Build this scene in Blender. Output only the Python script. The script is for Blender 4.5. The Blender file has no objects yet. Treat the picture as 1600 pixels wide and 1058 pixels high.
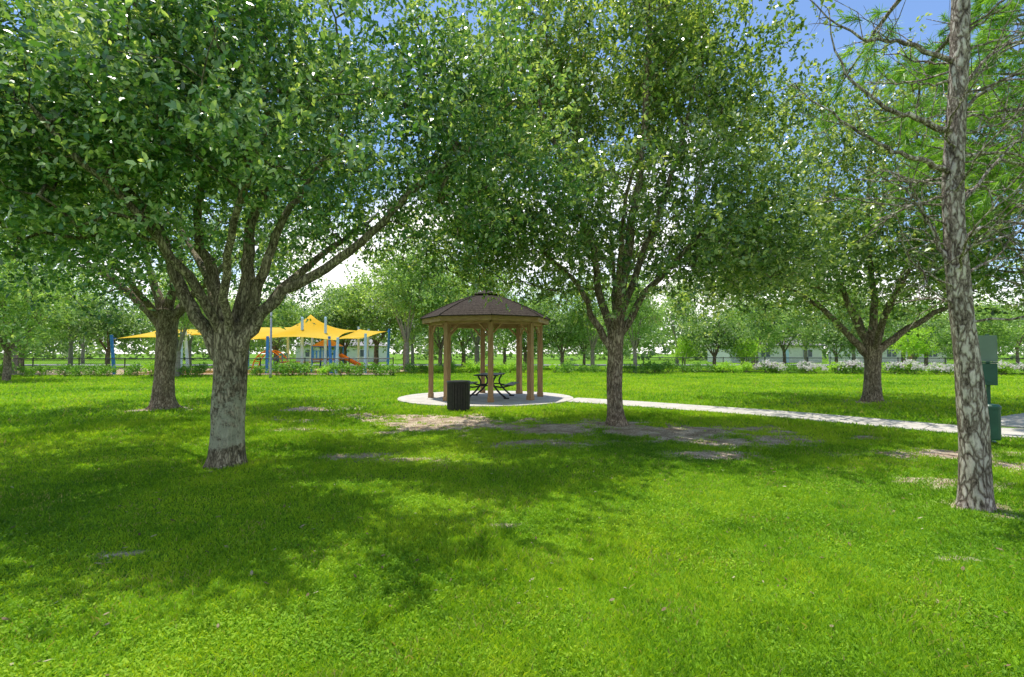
import bpy, math, random
import numpy as np
from mathutils import Vector
random.seed(7)
RS = np.random.RandomState(11)
scene = bpy.context.scene
COL = scene.collection
CAMH = 1.5
EL, AZ = math.radians(75), math.atan2(-.6, .8)
SUND = np.array([math.sin(AZ)*math.cos(EL), math.cos(AZ)*math.cos(EL), math.sin(EL)])

# ------------------------------------------------------------------ noise
TAB = np.random.RandomState(3).rand(256, 256)
def vnoise(x, y, s=1.0, o=0):
    x = np.asarray(x, float)/s+1000+o*17.3; y = np.asarray(y, float)/s+1000+o*31.7
    xi = np.floor(x).astype(int); yi = np.floor(y).astype(int)
    fx = x-xi; fy = y-yi
    fx = fx*fx*(3-2*fx); fy = fy*fy*(3-2*fy)
    a = TAB[xi % 256, yi % 256]; b = TAB[(xi+1) % 256, yi % 256]
    c = TAB[xi % 256, (yi+1) % 256]; d = TAB[(xi+1) % 256, (yi+1) % 256]
    return (a*(1-fx)+b*fx)*(1-fy)+(c*(1-fx)+d*fx)*fy

# ------------------------------------------------------------------ mesh helpers
def poly_mesh(name, groups, mat, attrs=None, smooth=False):
    """groups: list of (N,k,3) arrays; attrs: list of (N,) arrays"""
    me = bpy.data.meshes.new(name)
    V = np.concatenate([g.reshape(-1, 3) for g in groups])
    nl = len(V)
    sizes = np.concatenate([np.full(len(g), g.shape[1]) for g in groups])
    starts = np.concatenate([[0], np.cumsum(sizes)[:-1]])
    me.vertices.add(nl); me.vertices.foreach_set("co", V.astype(np.float32).ravel())
    me.loops.add(nl); me.loops.foreach_set("vertex_index", np.arange(nl, dtype=np.int32))
    me.polygons.add(len(sizes))
    me.polygons.foreach_set("loop_start", starts.astype(np.int32))
    me.update(calc_edges=True)
    if attrs is not None:
        A = np.concatenate([np.repeat(a, g.shape[1]) for a, g in zip(attrs, groups)])
        at = me.attributes.new("shade", 'FLOAT', 'POINT')
        at.data.foreach_set("value", A.astype(np.float32))
    me.materials.append(mat)
    if smooth:
        me.polygons.foreach_set("use_smooth", np.ones(len(sizes), dtype=bool))
    return me

class B:
    """accumulates solid pieces into one mesh"""
    def __init__(s): s.v = []; s.f = []
    def box(s, c, size, rz=0.0, rx=0.0, ry=0.0):
        from mathutils import Euler
        R = Euler((rx, ry, rz)).to_matrix(); n = len(s.v)
        for dx in (-.5, .5):
            for dy in (-.5, .5):
                for dz in (-.5, .5):
                    p = R @ Vector((dx*size[0], dy*size[1], dz*size[2]))
                    s.v.append((p.x+c[0], p.y+c[1], p.z+c[2]))
        for q in ((0,1,3,2),(4,6,7,5),(0,4,5,1),(2,3,7,6),(0,2,6,4),(1,5,7,3)):
            s.f.append(tuple(n+i for i in q))
        return s
    def tube(s, pts, rad, n=8, cap=True):
        pts = [Vector(p) for p in pts]
        d = (pts[-1]-pts[0]).normalized() if (pts[-1]-pts[0]).length > 1e-6 else Vector((0,0,1))
        ref = Vector((0,1,0)) if abs(d.y) < .8 else Vector((1,0,0))
        st = len(s.v)
        for i, p in enumerate(pts):
            t = pts[min(i+1, len(pts)-1)]-pts[max(i-1, 0)]
            t.normalize()
            a = t.cross(ref)
            if a.length < 1e-3: a = t.cross(Vector((0,0,1)))
            a.normalize(); b = t.cross(a)
            r = rad[i] if isinstance(rad, (list, tuple)) else rad
            for k in range(n):
                an = 2*math.pi*k/n
                q = p+a*(math.cos(an)*r)+b*(math.sin(an)*r)
                s.v.append((q.x, q.y, q.z))
        for i in range(len(pts)-1):
            for k in range(n):
                k2 = (k+1) % n
                s.f.append((st+i*n+k, st+i*n+k2, st+(i+1)*n+k2, st+(i+1)*n+k))
        if cap:
            s.f.append(tuple(st+k for k in range(n))[::-1])
            s.f.append(tuple(st+(len(pts)-1)*n+k for k in range(n)))
        return s
    def poly(s, pts):
        n = len(s.v); s.v += [tuple(p) for p in pts]; s.f.append(tuple(range(n, n+len(pts)))); return s
    def prism(s, pts, z0, z1):
        n = len(s.v); k = len(pts)
        s.v += [(p[0], p[1], z0) for p in pts]+[(p[0], p[1], z1) for p in pts]
        s.f.append(tuple(range(n, n+k))[::-1]); s.f.append(tuple(range(n+k, n+2*k)))
        for i in range(k):
            j = (i+1) % k
            s.f.append((n+i, n+j, n+k+j, n+k+i))
        return s
    def grid(s, P):
        n = len(s.v); a, b = len(P), len(P[0])
        for r in P: s.v += [tuple(p) for p in r]
        for i in range(a-1):
            for j in range(b-1):
                s.f.append((n+i*b+j, n+i*b+j+1, n+(i+1)*b+j+1, n+(i+1)*b+j))
        return s
    def mesh(s, name, mat, smooth=False):
        me = bpy.data.meshes.new(name); me.from_pydata(s.v, [], s.f); me.update()
        me.materials.append(mat)
        if smooth: me.polygons.foreach_set("use_smooth", np.ones(len(me.polygons), dtype=bool))
        return me

def top(name, loc, label, cat, rz=0.0, group=None, scale=1.0):
    e = bpy.data.objects.new(name, None); e.location = loc; e.rotation_euler = (0, 0, rz)
    e.scale = (scale,)*3 if not isinstance(scale, tuple) else scale
    e.empty_display_size = .2
    e["label"] = label; e["category"] = cat
    if group: e["group"] = group
    COL.objects.link(e); return e
def part(name, me, parent=None, bevel=0.0, kind=None):
    o = bpy.data.objects.new(name, me); COL.objects.link(o)
    if parent is not None: o.parent = parent
    if bevel:
        m = o.modifiers.new("bevel", 'BEVEL'); m.width = bevel; m.segments = 2; m.limit_method = 'ANGLE'
    if kind: o["kind"] = kind
    return o

# ------------------------------------------------------------------ materials
def newmat(name):
    m = bpy.data.materials.new(name); m.use_nodes = True
    nt = m.node_tree; nt.nodes.clear()
    out = nt.nodes.new("ShaderNodeOutputMaterial")
    return m, nt, out
def N(nt, typ, **kw):
    n = nt.nodes.new(typ)
    for k, v in kw.items(): setattr(n, k, v)
    return n
def ramp(nt, stops):
    r = nt.nodes.new("ShaderNodeValToRGB"); e = r.color_ramp.elements
    while len(e) < len(stops): e.new(.5)
    for x, (p, c) in zip(e, stops):
        x.position = p; x.color = (*c, 1) if len(c) == 3 else c
    return r
def simple(name, c1, c2, scale=8, rough=.7, bump=.1, metal=0.0, stretch=(1,1,1), spec=.4):
    m, nt, out = newmat(name); L = nt.links.new
    p = N(nt, "ShaderNodeBsdfPrincipled"); p.inputs["Roughness"].default_value = rough
    p.inputs["Metallic"].default_value = metal; p.inputs["Specular IOR Level"].default_value = spec
    tc = N(nt, "ShaderNodeTexCoord"); mp = N(nt, "ShaderNodeMapping"); mp.inputs["Scale"].default_value = stretch
    no = N(nt, "ShaderNodeTexNoise"); no.inputs["Scale"].default_value = scale; no.inputs["Detail"].default_value = 6
    L(tc.outputs["Object"], mp.inputs[0]); L(mp.outputs[0], no.inputs["Vector"])
    r = ramp(nt, [(.3, c1), (.7, c2)]); L(no.outputs["Fac"], r.inputs[0]); L(r.outputs[0], p.inputs["Base Color"])
    if bump:
        b = N(nt, "ShaderNodeBump"); b.inputs["Strength"].default_value = bump; b.inputs["Distance"].default_value = .02
        L(no.outputs["Fac"], b.inputs["Height"]); L(b.outputs[0], p.inputs["Normal"])
    L(p.outputs[0], out.inputs[0]); return m
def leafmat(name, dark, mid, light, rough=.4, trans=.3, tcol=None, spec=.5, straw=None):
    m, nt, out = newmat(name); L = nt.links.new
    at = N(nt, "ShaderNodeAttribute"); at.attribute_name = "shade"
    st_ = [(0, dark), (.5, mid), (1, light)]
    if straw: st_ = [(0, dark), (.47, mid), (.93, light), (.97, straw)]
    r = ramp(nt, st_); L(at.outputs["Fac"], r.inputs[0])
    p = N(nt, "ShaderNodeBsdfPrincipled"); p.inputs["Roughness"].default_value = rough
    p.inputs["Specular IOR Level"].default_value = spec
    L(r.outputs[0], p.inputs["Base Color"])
    t = N(nt, "ShaderNodeBsdfTranslucent")
    mx = N(nt, "ShaderNodeMix", data_type='RGBA', blend_type='MULTIPLY'); mx.inputs[0].default_value = 1
    L(r.outputs[0], mx.inputs[6]); mx.inputs[7].default_value = (*(tcol or (1.6, 1.7, .7)), 1)
    L(mx.outputs[2], t.inputs[0])
    ms = N(nt, "ShaderNodeMixShader"); ms.inputs[0].default_value = trans
    L(p.outputs[0], ms.inputs[1]); L(t.outputs[0], ms.inputs[2]); L(ms.outputs[0], out.inputs[0]); return m
def barkmat(name, dark, mid, light, lichen=None, lz=2.0, scale=26, plates=False, lth=.5, lmix=.6, vw=.38, bd=.025, var=.3, lg=.08):
    m, nt, out = newmat(name); L = nt.links.new
    p = N(nt, "ShaderNodeBsdfPrincipled"); p.inputs["Roughness"].default_value = .9; p.inputs["Specular IOR Level"].default_value = .2
    tc = N(nt, "ShaderNodeTexCoord"); mp = N(nt, "ShaderNodeMapping"); mp.inputs["Scale"].default_value = (1, 1, .28 if not plates else .38)
    L(tc.outputs["Object"], mp.inputs[0])
    no = N(nt, "ShaderNodeTexNoise"); no.inputs["Scale"].default_value = scale*1.1; no.inputs["Detail"].default_value = 10; no.inputs["Roughness"].default_value = .78
    wp = N(nt, "ShaderNodeTexNoise"); wp.inputs["Scale"].default_value = scale*.6; wp.inputs["Detail"].default_value = 6
    wa = N(nt, "ShaderNodeMix", data_type='VECTOR'); wa.inputs[0].default_value = .16
    vo = N(nt, "ShaderNodeTexVoronoi", feature='DISTANCE_TO_EDGE'); vo.inputs["Scale"].default_value = scale
    L(mp.outputs[0], no.inputs["Vector"]); L(mp.outputs[0], wp.inputs["Vector"])
    L(mp.outputs[0], wa.inputs[4]); L(wp.outputs["Color"], wa.inputs[5]); L(wa.outputs[1], vo.inputs["Vector"])
    vr = N(nt, "ShaderNodeMapRange"); vr.inputs[1].default_value = 0; vr.inputs[2].default_value = .3
    L(vo.outputs["Distance"], vr.inputs[0])
    h = N(nt, "ShaderNodeMath", operation='MULTIPLY'); L(vr.outputs[0], h.inputs[0]); h.inputs[1].default_value = vw
    h2 = N(nt, "ShaderNodeMath", operation='MULTIPLY_ADD'); L(no.outputs["Fac"], h2.inputs[0]); h2.inputs[1].default_value = 1.0; L(h.outputs[0], h2.inputs[2])
    o_ = (.38-vw)*.5
    r = ramp(nt, [(.42-o_, dark), (.62-o_, mid), (.88-o_, light)]); L(h2.outputs[0], r.inputs[0])
    big = N(nt, "ShaderNodeTexNoise"); big.inputs["Scale"].default_value = 3.5; big.inputs["Detail"].default_value = 4; L(tc.outputs["Object"], big.inputs["Vector"])
    br = ramp(nt, [(.35, (1-var,)*3), (.65, (1+var,)*3)]); L(big.outputs["Fac"], br.inputs[0])
    bm = N(nt, "ShaderNodeMix", data_type='RGBA', blend_type='MULTIPLY'); bm.inputs[0].default_value = 1; L(r.outputs[0], bm.inputs[6]); L(br.outputs[0], bm.inputs[7])
    col = bm.outputs[2]
    if lichen:
        ln = N(nt, "ShaderNodeTexNoise"); ln.inputs["Scale"].default_value = 6.5; ln.inputs["Detail"].default_value = 12; ln.inputs["Roughness"].default_value = .85
        L(tc.outputs["Object"], ln.inputs["Vector"])
        sep = N(nt, "ShaderNodeSeparateXYZ"); L(tc.outputs["Object"], sep.inputs[0])
        zr = N(nt, "ShaderNodeMapRange"); zr.inputs[1].default_value = 0.25; zr.inputs[2].default_value = lz; zr.inputs[3].default_value = lg; zr.inputs[4].default_value = -.07
        L(sep.outputs[2], zr.inputs[0])
        z0 = N(nt, "ShaderNodeMapRange"); z0.inputs[1].default_value = 0.1; z0.inputs[2].default_value = .36; z0.inputs[3].default_value = -.35; z0.inputs[4].default_value = 0
        L(sep.outputs[2], z0.inputs[0])
        ad = N(nt, "ShaderNodeMath", operation='ADD'); L(ln.outputs["Fac"], ad.inputs[0]); L(zr.outputs[0], ad.inputs[1])
        ad2 = N(nt, "ShaderNodeMath", operation='ADD'); L(ad.outputs[0], ad2.inputs[0]); L(z0.outputs[0], ad2.inputs[1])
        th = N(nt, "ShaderNodeMapRange"); th.inputs[1].default_value = lth; th.inputs[2].default_value = lth+.08; th.inputs[4].default_value = lmix
        L(ad2.outputs[0], th.inputs[0])
        mx = N(nt, "ShaderNodeMix", data_type='RGBA'); L(th.outputs[0], mx.inputs[0]); L(col, mx.inputs[6]); mx.inputs[7].default_value = (*lichen, 1)
        col = mx.outputs[2]
    L(col, p.inputs["Base Color"])
    b = N(nt, "ShaderNodeBump"); b.inputs["Strength"].default_value = 1.0; b.inputs["Distance"].default_value = bd
    L(h2.outputs[0], b.inputs["Height"]); L(b.outputs[0], p.inputs["Normal"])
    L(p.outputs[0], out.inputs[0]); return m

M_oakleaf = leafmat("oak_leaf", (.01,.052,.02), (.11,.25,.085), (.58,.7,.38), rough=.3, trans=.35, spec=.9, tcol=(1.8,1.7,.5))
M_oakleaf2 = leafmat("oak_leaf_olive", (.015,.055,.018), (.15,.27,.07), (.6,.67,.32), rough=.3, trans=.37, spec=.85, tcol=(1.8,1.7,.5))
M_bgleaf = leafmat("distant_leaf", (.06,.13,.035), (.22,.36,.09), (.48,.61,.22), rough=.5, trans=.38)
M_bgleaf2 = leafmat("distant_dark_leaf", (.035,.09,.025), (.13,.24,.06), (.34,.46,.16), rough=.5, trans=.35)
M_lime = leafmat("young_leaf", (.2,.34,.03), (.36,.55,.05), (.5,.7,.1), rough=.5, trans=.4)
M_farleaf = leafmat("far_wood_leaf", (.08,.14,.055), (.18,.27,.1), (.3,.4,.18), rough=.6, trans=.35)
M_needle = leafmat("pine_needle", (.05,.14,.02), (.18,.37,.045), (.42,.6,.12), rough=.4, trans=.38)
M_grass = leafmat("grass_blade", (.07,.2,.015), (.26,.47,.022), (.52,.67,.045), rough=.6, trans=.42, tcol=(1.3,1.25,.5), spec=.2, straw=(.46,.42,.16))
M_dry = leafmat("dry_leaf", (.12,.07,.035), (.27,.18,.09), (.55,.5,.3), rough=.7, trans=.2, tcol=(1,1,1))
M_bark = barkmat("oak_bark", (.035,.028,.018), (.18,.155,.1), (.42,.37,.26), lichen=(.5,.53,.38), lz=1.7, lth=.51, scale=24, lmix=.64, lg=.12)
M_bark2 = barkmat("oak_bark_dark", (.045,.033,.022), (.2,.155,.105), (.42,.35,.26), lichen=(.36,.36,.25), lz=1.4, lth=.57, scale=24)
M_pbark = barkmat("pine_bark", (.04,.028,.02), (.3,.24,.19), (.75,.67,.58), scale=20, plates=True, vw=.36, bd=.04, var=.2)
M_concrete = simple("concrete", (.46,.42,.36), (.62,.58,.51), 3, rough=.9, bump=.15)
M_asphalt = simple("asphalt", (.2,.2,.2), (.27,.27,.27), 3, rough=.95)
M_wood = simple("cedar_post", (.27,.155,.075), (.46,.29,.155), 5, rough=.75, bump=.25, stretch=(6,6,.6))
M_wood2 = simple("cedar_beam", (.3,.17,.08), (.48,.31,.165), 5, rough=.75, bump=.2, stretch=(1,1,5))
M_shingle = simple("asphalt_shingle", (.038,.031,.026), (.105,.085,.07), 22, rough=1, bump=.12, spec=.03)
M_black = simple("black_metal", (.012,.012,.013), (.025,.025,.027), 12, rough=.4, bump=.05)
M_blackpl = simple("black_slat", (.015,.014,.013), (.035,.032,.03), 14, rough=.6, bump=.2)
M_green = simple("green_painted_steel", (.012,.07,.045), (.02,.1,.065), 6, rough=.4, bump=.03)
M_greenlt = simple("grey_green_sign", (.13,.2,.14), (.17,.25,.18), 6, rough=.5, bump=.03)
M_steel = simple("galvanised_steel", (.3,.31,.32), (.42,.43,.44), 10, rough=.45, metal=.6)
M_blue = simple("blue_post_paint", (.03,.2,.62), (.06,.27,.72), 4, rough=.4, bump=0)
M_bluelt = simple("pale_blue_paint", (.45,.65,.85), (.57,.75,.9), 4, rough=.4, bump=0)
M_orange = simple("orange_plastic", (.8,.22,.02), (.9,.3,.03), 4, rough=.35, bump=0)
M_red = simple("brown_roof_plastic", (.4,.17,.07), (.5,.22,.1), 4, rough=.5, bump=0)
def sailmat():
    m, nt, out = newmat("yellow_shade_cloth"); L = nt.links.new
    d = N(nt, "ShaderNodeBsdfDiffuse")
    t = N(nt, "ShaderNodeBsdfTranslucent"); t.inputs[0].default_value = (.98,.66,.07,1)
    no = N(nt, "ShaderNodeTexNoise"); no.inputs["Scale"].default_value = 1.5
    r = ramp(nt, [(.3, (.92,.6,.05)), (.7, (.98,.74,.14))]); L(no.outputs["Fac"], r.inputs[0]); L(r.outputs[0], d.inputs[0])
    ms = N(nt, "ShaderNodeMixShader"); ms.inputs[0].default_value = .5
    L(d.outputs[0], ms.inputs[1]); L(t.outputs[0], ms.inputs[2]); L(ms.outputs[0], out.inputs[0]); return m
M_sail = sailmat()
M_wall = simple("stucco", (.68,.66,.6), (.78,.76,.7), 3, rough=.9)
M_roof = simple("house_shingle", (.25,.23,.22), (.36,.34,.32), 4, rough=.9)
M_glass = simple("window_glass", (.05,.07,.09), (.09,.12,.15), 2, rough=.1, bump=0)
M_white = simple("white_paint", (.74,.74,.72), (.82,.82,.8), 3, rough=.6, bump=0)

# ------------------------------------------------------------------ ground layout
DIRT = [(-.9,10.9,1.9,1.3,1.3),(.9,10.2,1.9,1.1,1.3),(2.6,9.8,2.3,1.1,1.3),(4.4,8.9,1.8,.6,1.1),(-5.3,13.6,1.6,.9,.85),(-3.4,12.2,1.5,.6,.85),(-3.0,3.9,.2,.09,.8),(0,4.56,.2,.1,.7),
 (3.3,3.77,.22,.07,.75),(3.9,5.1,.5,.16,.8),(5.1,5.8,.7,.4,.9),(6.6,7.7,1.7,.4,.95),(-5.4,11.6,1.3,.5,.8),(-1.4,7.2,.7,.3,.75),
 (-2.2,7.6,.7,.3,.75),(3.0,7.6,.7,.3,.85),(2.2,10.9,1.2,1.0,1.2),(-3.84,6.94,.42,.38,.85),
 (-9.45,13.95,.9,.8,1),(11.1,15.8,.8,.7,.8),(4.52,5.04,.4,.34,1),(7.6,6.8,1.3,.4,.9),(-3.9,10.2,1.1,.45,.75),(.6,8.6,1.4,.5,.85)]
def dirtmask(x, y):
    x = np.asarray(x, float); y = np.asarray(y, float); m = np.zeros(x.shape)
    wob = (vnoise(x, y, .6, 1)-.5)*1.2+(vnoise(x, y, .16, 2)-.5)*1.0
    for cx, cy, rx, ry, s in DIRT:
        q = np.sqrt(((x-cx)/rx)**2+((y-cy)/ry)**2)
        m = np.maximum(m, np.clip((1.25-q+wob)*.8, 0, 1)*s)
    return np.clip(m, 0, 1)
PATHC = [(.9,16.95),(2.2,16.2),(3.75,15.0),(5.1,13.8),(6.4,12.7),(7.6,11.3),(8.7,10.0),(10.0,9.3),(12,8.9),(15,8.9)]
PATH2 = [(9.4,9.9),(11.5,11.2),(14.5,12.8),(19,14.5),(26,16.5),(34,18)]
def catmull(P, n):
    P = [np.array(p, float) for p in P]; P = [2*P[0]-P[1]]+P+[2*P[-1]-P[-2]]; out = []
    for i in range(1, len(P)-2):
        for k in range(n):
            t = k/n
            out.append(.5*((2*P[i])+(-P[i-1]+P[i+1])*t+(2*P[i-1]-5*P[i]+4*P[i+1]-P[i+2])*t*t+(-P[i-1]+3*P[i]-3*P[i+1]+P[i+2])*t**3))
    out.append(P[-2]); return out
PC1 = np.array(catmull(PATHC, 8)); PC2 = np.array(catmull(PATH2, 8))
SLAB = (-.86, 17.1, 2.9)
def pathdist(x, y):
    d = np.full(x.shape, 99.)
    for PC in (PC1, PC2):
        for i in range(len(PC)-1):
            a, b = PC[i], PC[i+1]; ab = b-a
            t = np.clip(((x-a[0])*ab[0]+(y-a[1])*ab[1])/(ab@ab), 0, 1)
            d = np.minimum(d, np.hypot(x-a[0]-t*ab[0], y-a[1]-t*ab[1])-.7)
    d = np.minimum(d, np.hypot(x-SLAB[0], y-SLAB[1])-SLAB[2])
    return d
def gz(x, y):
    pd = np.clip(pathdist(x, y)/1.0, 0, 1)
    return ((vnoise(x, y, 1.7, 5)-.5)*.05+(vnoise(x, y, .45, 6)-.5)*.02)*pd

# ground sheet
a = np.linspace(-18, 18, 241); xs = np.concatenate([[-900,-300,-120,-60,-40,-28,-22], a, [22,28,40,60,120,300,900]])
b = np.linspace(-1, 24, 200); ys = np.concatenate([[-300,-40,-8,-3], b, [27,31,36,42,50,60,80,120,300,1200]])
X, Y = np.meshgrid(xs, ys)
inner = (np.abs(X) < 18.1) & (Y > -1.1) & (Y < 24.1)
Z = np.where(inner, gz(X, Y), 0)
edge = np.clip((18-np.abs(X))/2, 0, 1)*np.clip((24-Y)/2, 0, 1)*np.clip((Y+1)/1, 0, 1)
Z = Z*edge
Dm = np.where(inner, dirtmask(X, Y), 0)
me = bpy.data.meshes.new("ground")
nx, ny = len(xs), len(ys)
V = np.stack([X, Y, Z], -1).reshape(-1, 3)
F = [(j*nx+i, j*nx+i+1, (j+1)*nx+i+1, (j+1)*nx+i) for j in range(ny-1) for i in range(nx-1)]
me.from_pydata(V.tolist(), [], F); me.update()
at = me.attributes.new("dirt", 'FLOAT', 'POINT'); at.data.foreach_set("value", Dm.ravel().astype(np.float32))
me.polygons.foreach_set("use_smooth", np.ones(len(me.polygons), dtype=bool))
m, nt, out = newmat("lawn_soil"); L = nt.links.new
p = N(nt, "ShaderNodeBsdfPrincipled"); p.inputs["Roughness"].default_value = .95; p.inputs["Specular IOR Level"].default_value = .1
tc = N(nt, "ShaderNodeTexCoord")
n1 = N(nt, "ShaderNodeTexNoise"); n1.inputs["Scale"].default_value = 14; n1.inputs["Detail"].default_value = 8
n2 = N(nt, "ShaderNodeTexNoise"); n2.inputs["Scale"].default_value = .35; n2.inputs["Detail"].default_value = 5
n3 = N(nt, "ShaderNodeTexNoise"); n3.inputs["Scale"].default_value = 45; n3.inputs["Detail"].default_value = 6
n4 = N(nt, "ShaderNodeTexNoise"); n4.inputs["Scale"].default_value = 3; n4.inputs["Detail"].default_value = 5
for n in (n1, n2, n3, n4): L(tc.outputs["Object"], n.inputs["Vector"])
rg = ramp(nt, [(.3, (.07,.17,.012)), (.7, (.2,.37,.02))]); L(n1.outputs["Fac"], rg.inputs[0])
rg2 = ramp(nt, [(.35, (.7,.8,.7)), (.65, (1.25,1.15,1.0))]); L(n2.outputs["Fac"], rg2.inputs[0])
mg = N(nt, "ShaderNodeMix", data_type='RGBA', blend_type='MULTIPLY'); mg.inputs[0].default_value = 1; L(rg.outputs[0], mg.inputs[6]); L(rg2.outputs[0], mg.inputs[7])
rd = ramp(nt, [(.32, (.22,.155,.1)), (.5, (.5,.4,.29)), (.7, (.72,.62,.48))]); L(n3.outputs["Fac"], rd.inputs[0])
rd2 = ramp(nt, [(.35, (.62,.56,.5)), (.62, (1.12,1.12,1.12))]); L(n4.outputs["Fac"], rd2.inputs[0])
md = N(nt, "ShaderNodeMix", data_type='RGBA', blend_type='MULTIPLY'); md.inputs[0].default_value = 1; L(rd.outputs[0], md.inputs[6]); L(rd2.outputs[0], md.inputs[7])
at = N(nt, "ShaderNodeAttribute"); at.attribute_name = "dirt"
ma = N(nt, "ShaderNodeMath", operation='MULTIPLY_ADD'); L(n1.outputs["Fac"], ma.inputs[0]); ma.inputs[1].default_value = .9; L(at.outputs["Fac"], ma.inputs[2])
mr = N(nt, "ShaderNodeMapRange"); mr.inputs[1].default_value = .62; mr.inputs[2].default_value = .95; L(ma.outputs[0], mr.inputs[0])
mm = N(nt, "ShaderNodeMix", data_type='RGBA'); L(mr.outputs[0], mm.inputs[0]); L(mg.outputs[2], mm.inputs[6]); L(md.outputs[2], mm.inputs[7])
L(mm.outputs[2], p.inputs["Base Color"])
bp = N(nt, "ShaderNodeBump"); bp.inputs["Strength"].default_value = .6; bp.inputs["Distance"].default_value = .03; L(n3.outputs["Fac"], bp.inputs["Height"]); L(bp.outputs[0], p.inputs["Normal"])
L(p.outputs[0], out.inputs[0]); me.materials.append(m)
part("ground", me, kind="structure")

def make_path(PC, w, zt, name, start=0):
    bl = B(); seg = np.r_[0, np.cumsum(np.hypot(*np.diff(PC, axis=0).T))]; Ltot = seg[-1]; s = start
    def at(s_):
        x = np.interp(s_, seg, PC[:, 0]); y = np.interp(s_, seg, PC[:, 1])
        x2 = np.interp(min(s_+.05, Ltot), seg, PC[:, 0]); y2 = np.interp(min(s_+.05, Ltot), seg, PC[:, 1])
        x1 = np.interp(max(s_-.05, 0), seg, PC[:, 0]); y1 = np.interp(max(s_-.05, 0), seg, PC[:, 1])
        t = np.array([x2-x1, y2-y1]); t /= np.linalg.norm(t); return np.array([x, y]), np.array([-t[1], t[0]])
    while s < Ltot-.2:
        e = min(s+1.5, Ltot); ss = np.linspace(s+.008, e-.008, 4); l = []; r = []
        for q in ss:
            c, n = at(q); l.append(c+n*w/2); r.append(c-n*w/2)
        bl.prism([tuple(v) for v in r]+[tuple(v) for v in l[::-1]], -.06, zt); s = e
    return part(name, bl.mesh(name, M_concrete), kind="structure", bevel=.006)
make_path(PC1, 1.4, .03, "footpath", start=1.05)
make_path(PC2, 1.5, .026, "footpath", start=.9)
bl = B(); bl.prism([(SLAB[0]+SLAB[2]*math.cos(i*math.pi/16), SLAB[1]+SLAB[2]*math.sin(i*math.pi/16)) for i in range(32)], -.08, .045)
part("concrete_pad", bl.mesh("concrete_pad", M_concrete), kind="structure", bevel=.01)
bl = B(); bl.box((0, 66, -.02), (400, 7, .06)); part("road", bl.mesh("road", M_asphalt), kind="structure")
bl = B(); bl.prism([(-42,35.5),(-9,35.5),(-9,50),(-42,50)], -.05, .02)
part("playground_surface", bl.mesh("playground_surface", simple("play_surface", (.34,.25,.16), (.46,.34,.23), 5, rough=.9)), kind="structure")

# ------------------------------------------------------------------ grass
def grass_points(n, r0, r1, pw):
    u = RS.rand(n)
    e = 2-pw
    r = (r0**e+u*(r1**e-r0**e))**(1/e)
    th = (RS.rand(n)-.5)*math.radians(112)
    return r*np.sin(th), r*np.cos(th)
def keep(x, y):
    pd = pathdist(x, y); dm = dirtmask(x, y)
    k = (pd > -.03) & (dm < RS.rand(len(x))*.68+.1)
    for tx, ty, tr in ((-3.84,6.94,.24),(-9.45,13.95,.3),(2.2,10.9,.19),(11.1,15.8,.26),(4.52,5.04,.15)):
        k &= np.hypot(x-tx, y-ty) > tr
    return x[k], y[k], dm[k]
def shade_at(x, y, n, straw=.02):
    s = .1+.4*vnoise(x, y, .9, 3)+.28*vnoise(x, y, .2, 4)+.38*vnoise(x, y, 3.3, 8)-.12
    s = np.clip(s+(RS.rand(n)-.5)*.5, 0, .93)
    return np.where(RS.rand(n) < straw*(1+4*(vnoise(x, y, .4, 15) > .65)), 1.0, s)
groups = []; att = []
x, y = grass_points(600000, 1.7, 14, 1.5); x, y, dm = keep(x, y); n = len(x)
r = np.hypot(x, y)
tall = .65+.8*vnoise(x, y, .3, 9)*vnoise(x, y, 1.9, 10)*1.4
h = (.013+.024*RS.rand(n))*tall*(1+r*.06)*(1-.4*dm); w = (.0012+.0015*RS.rand(n))*(1+r*.14)
az = RS.rand(n)*2*np.pi; ln = h*(.2+.9*RS.rand(n)); la = RS.rand(n)*2*np.pi
z = gz(x, y)-.003
def st(px, py, pz): return np.stack([px, py, pz], -1)
cx, cy = np.cos(az)*w, np.sin(az)*w
lx, ly = np.cos(la)*ln, np.sin(la)*ln
g = np.stack([st(x-cx, y-cy, z), st(x+cx, y+cy, z), st(x+cx*.8+lx*.35, y+cy*.8+ly*.35, z+h*.62), st(x+lx, y+ly, z+h), st(x-cx*.8+lx*.35, y-cy*.8+ly*.35, z+h*.62)], 1)
groups.append(g); att.append(shade_at(x, y, n))
# small broad leaves of the creeping weeds
x, y = grass_points(260000, 1.7, 11, 1.5); x, y, dm = keep(x, y)
k = (vnoise(x, y, .6, 12)+.6*vnoise(x, y, .17, 13)) > .74+.5*RS.rand(len(x)); x, y, dm = x[k], y[k], dm[k]; n = len(x); r = np.hypot(x, y)
s = (.003+.0048*RS.rand(n))*(1+r*.08); hh = (.006+.02*RS.rand(n))*(1+r*.03); az = RS.rand(n)*2*np.pi
ux, uy, uz = np.cos(az), np.sin(az), (RS.rand(n)-.4)*1.5; vx, vy, vz = -np.sin(az), np.cos(az), (RS.rand(n)-.5)*1.5
z = gz(x, y)+hh; P = []
for (c1, c2) in ((-1.4,0),(-.3,.55),(.6,.45),(1.4,0),(.6,-.45),(-.3,-.55)):
    P.append(st(x+(ux*c1+vx*c2)*s, y+(uy*c1+vy*c2)*s, z+(uz*c1+vz*c2)*s))
groups.append(np.stack(P, 1)); att.append(np.clip(shade_at(x, y, n, 0)*.85, 0, .8))
x, y = grass_points(230000, 12, 55, 1.7); x, y, dm = keep(x, y)
k = y > 2; x, y, dm = x[k], y[k], dm[k]
k = ~((y > 35.4) & (y < 50.2) & (x > -42.2) & (x < -8.8)); x, y, dm = x[k], y[k], dm[k]; n = len(x); r = np.hypot(x, y)
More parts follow.
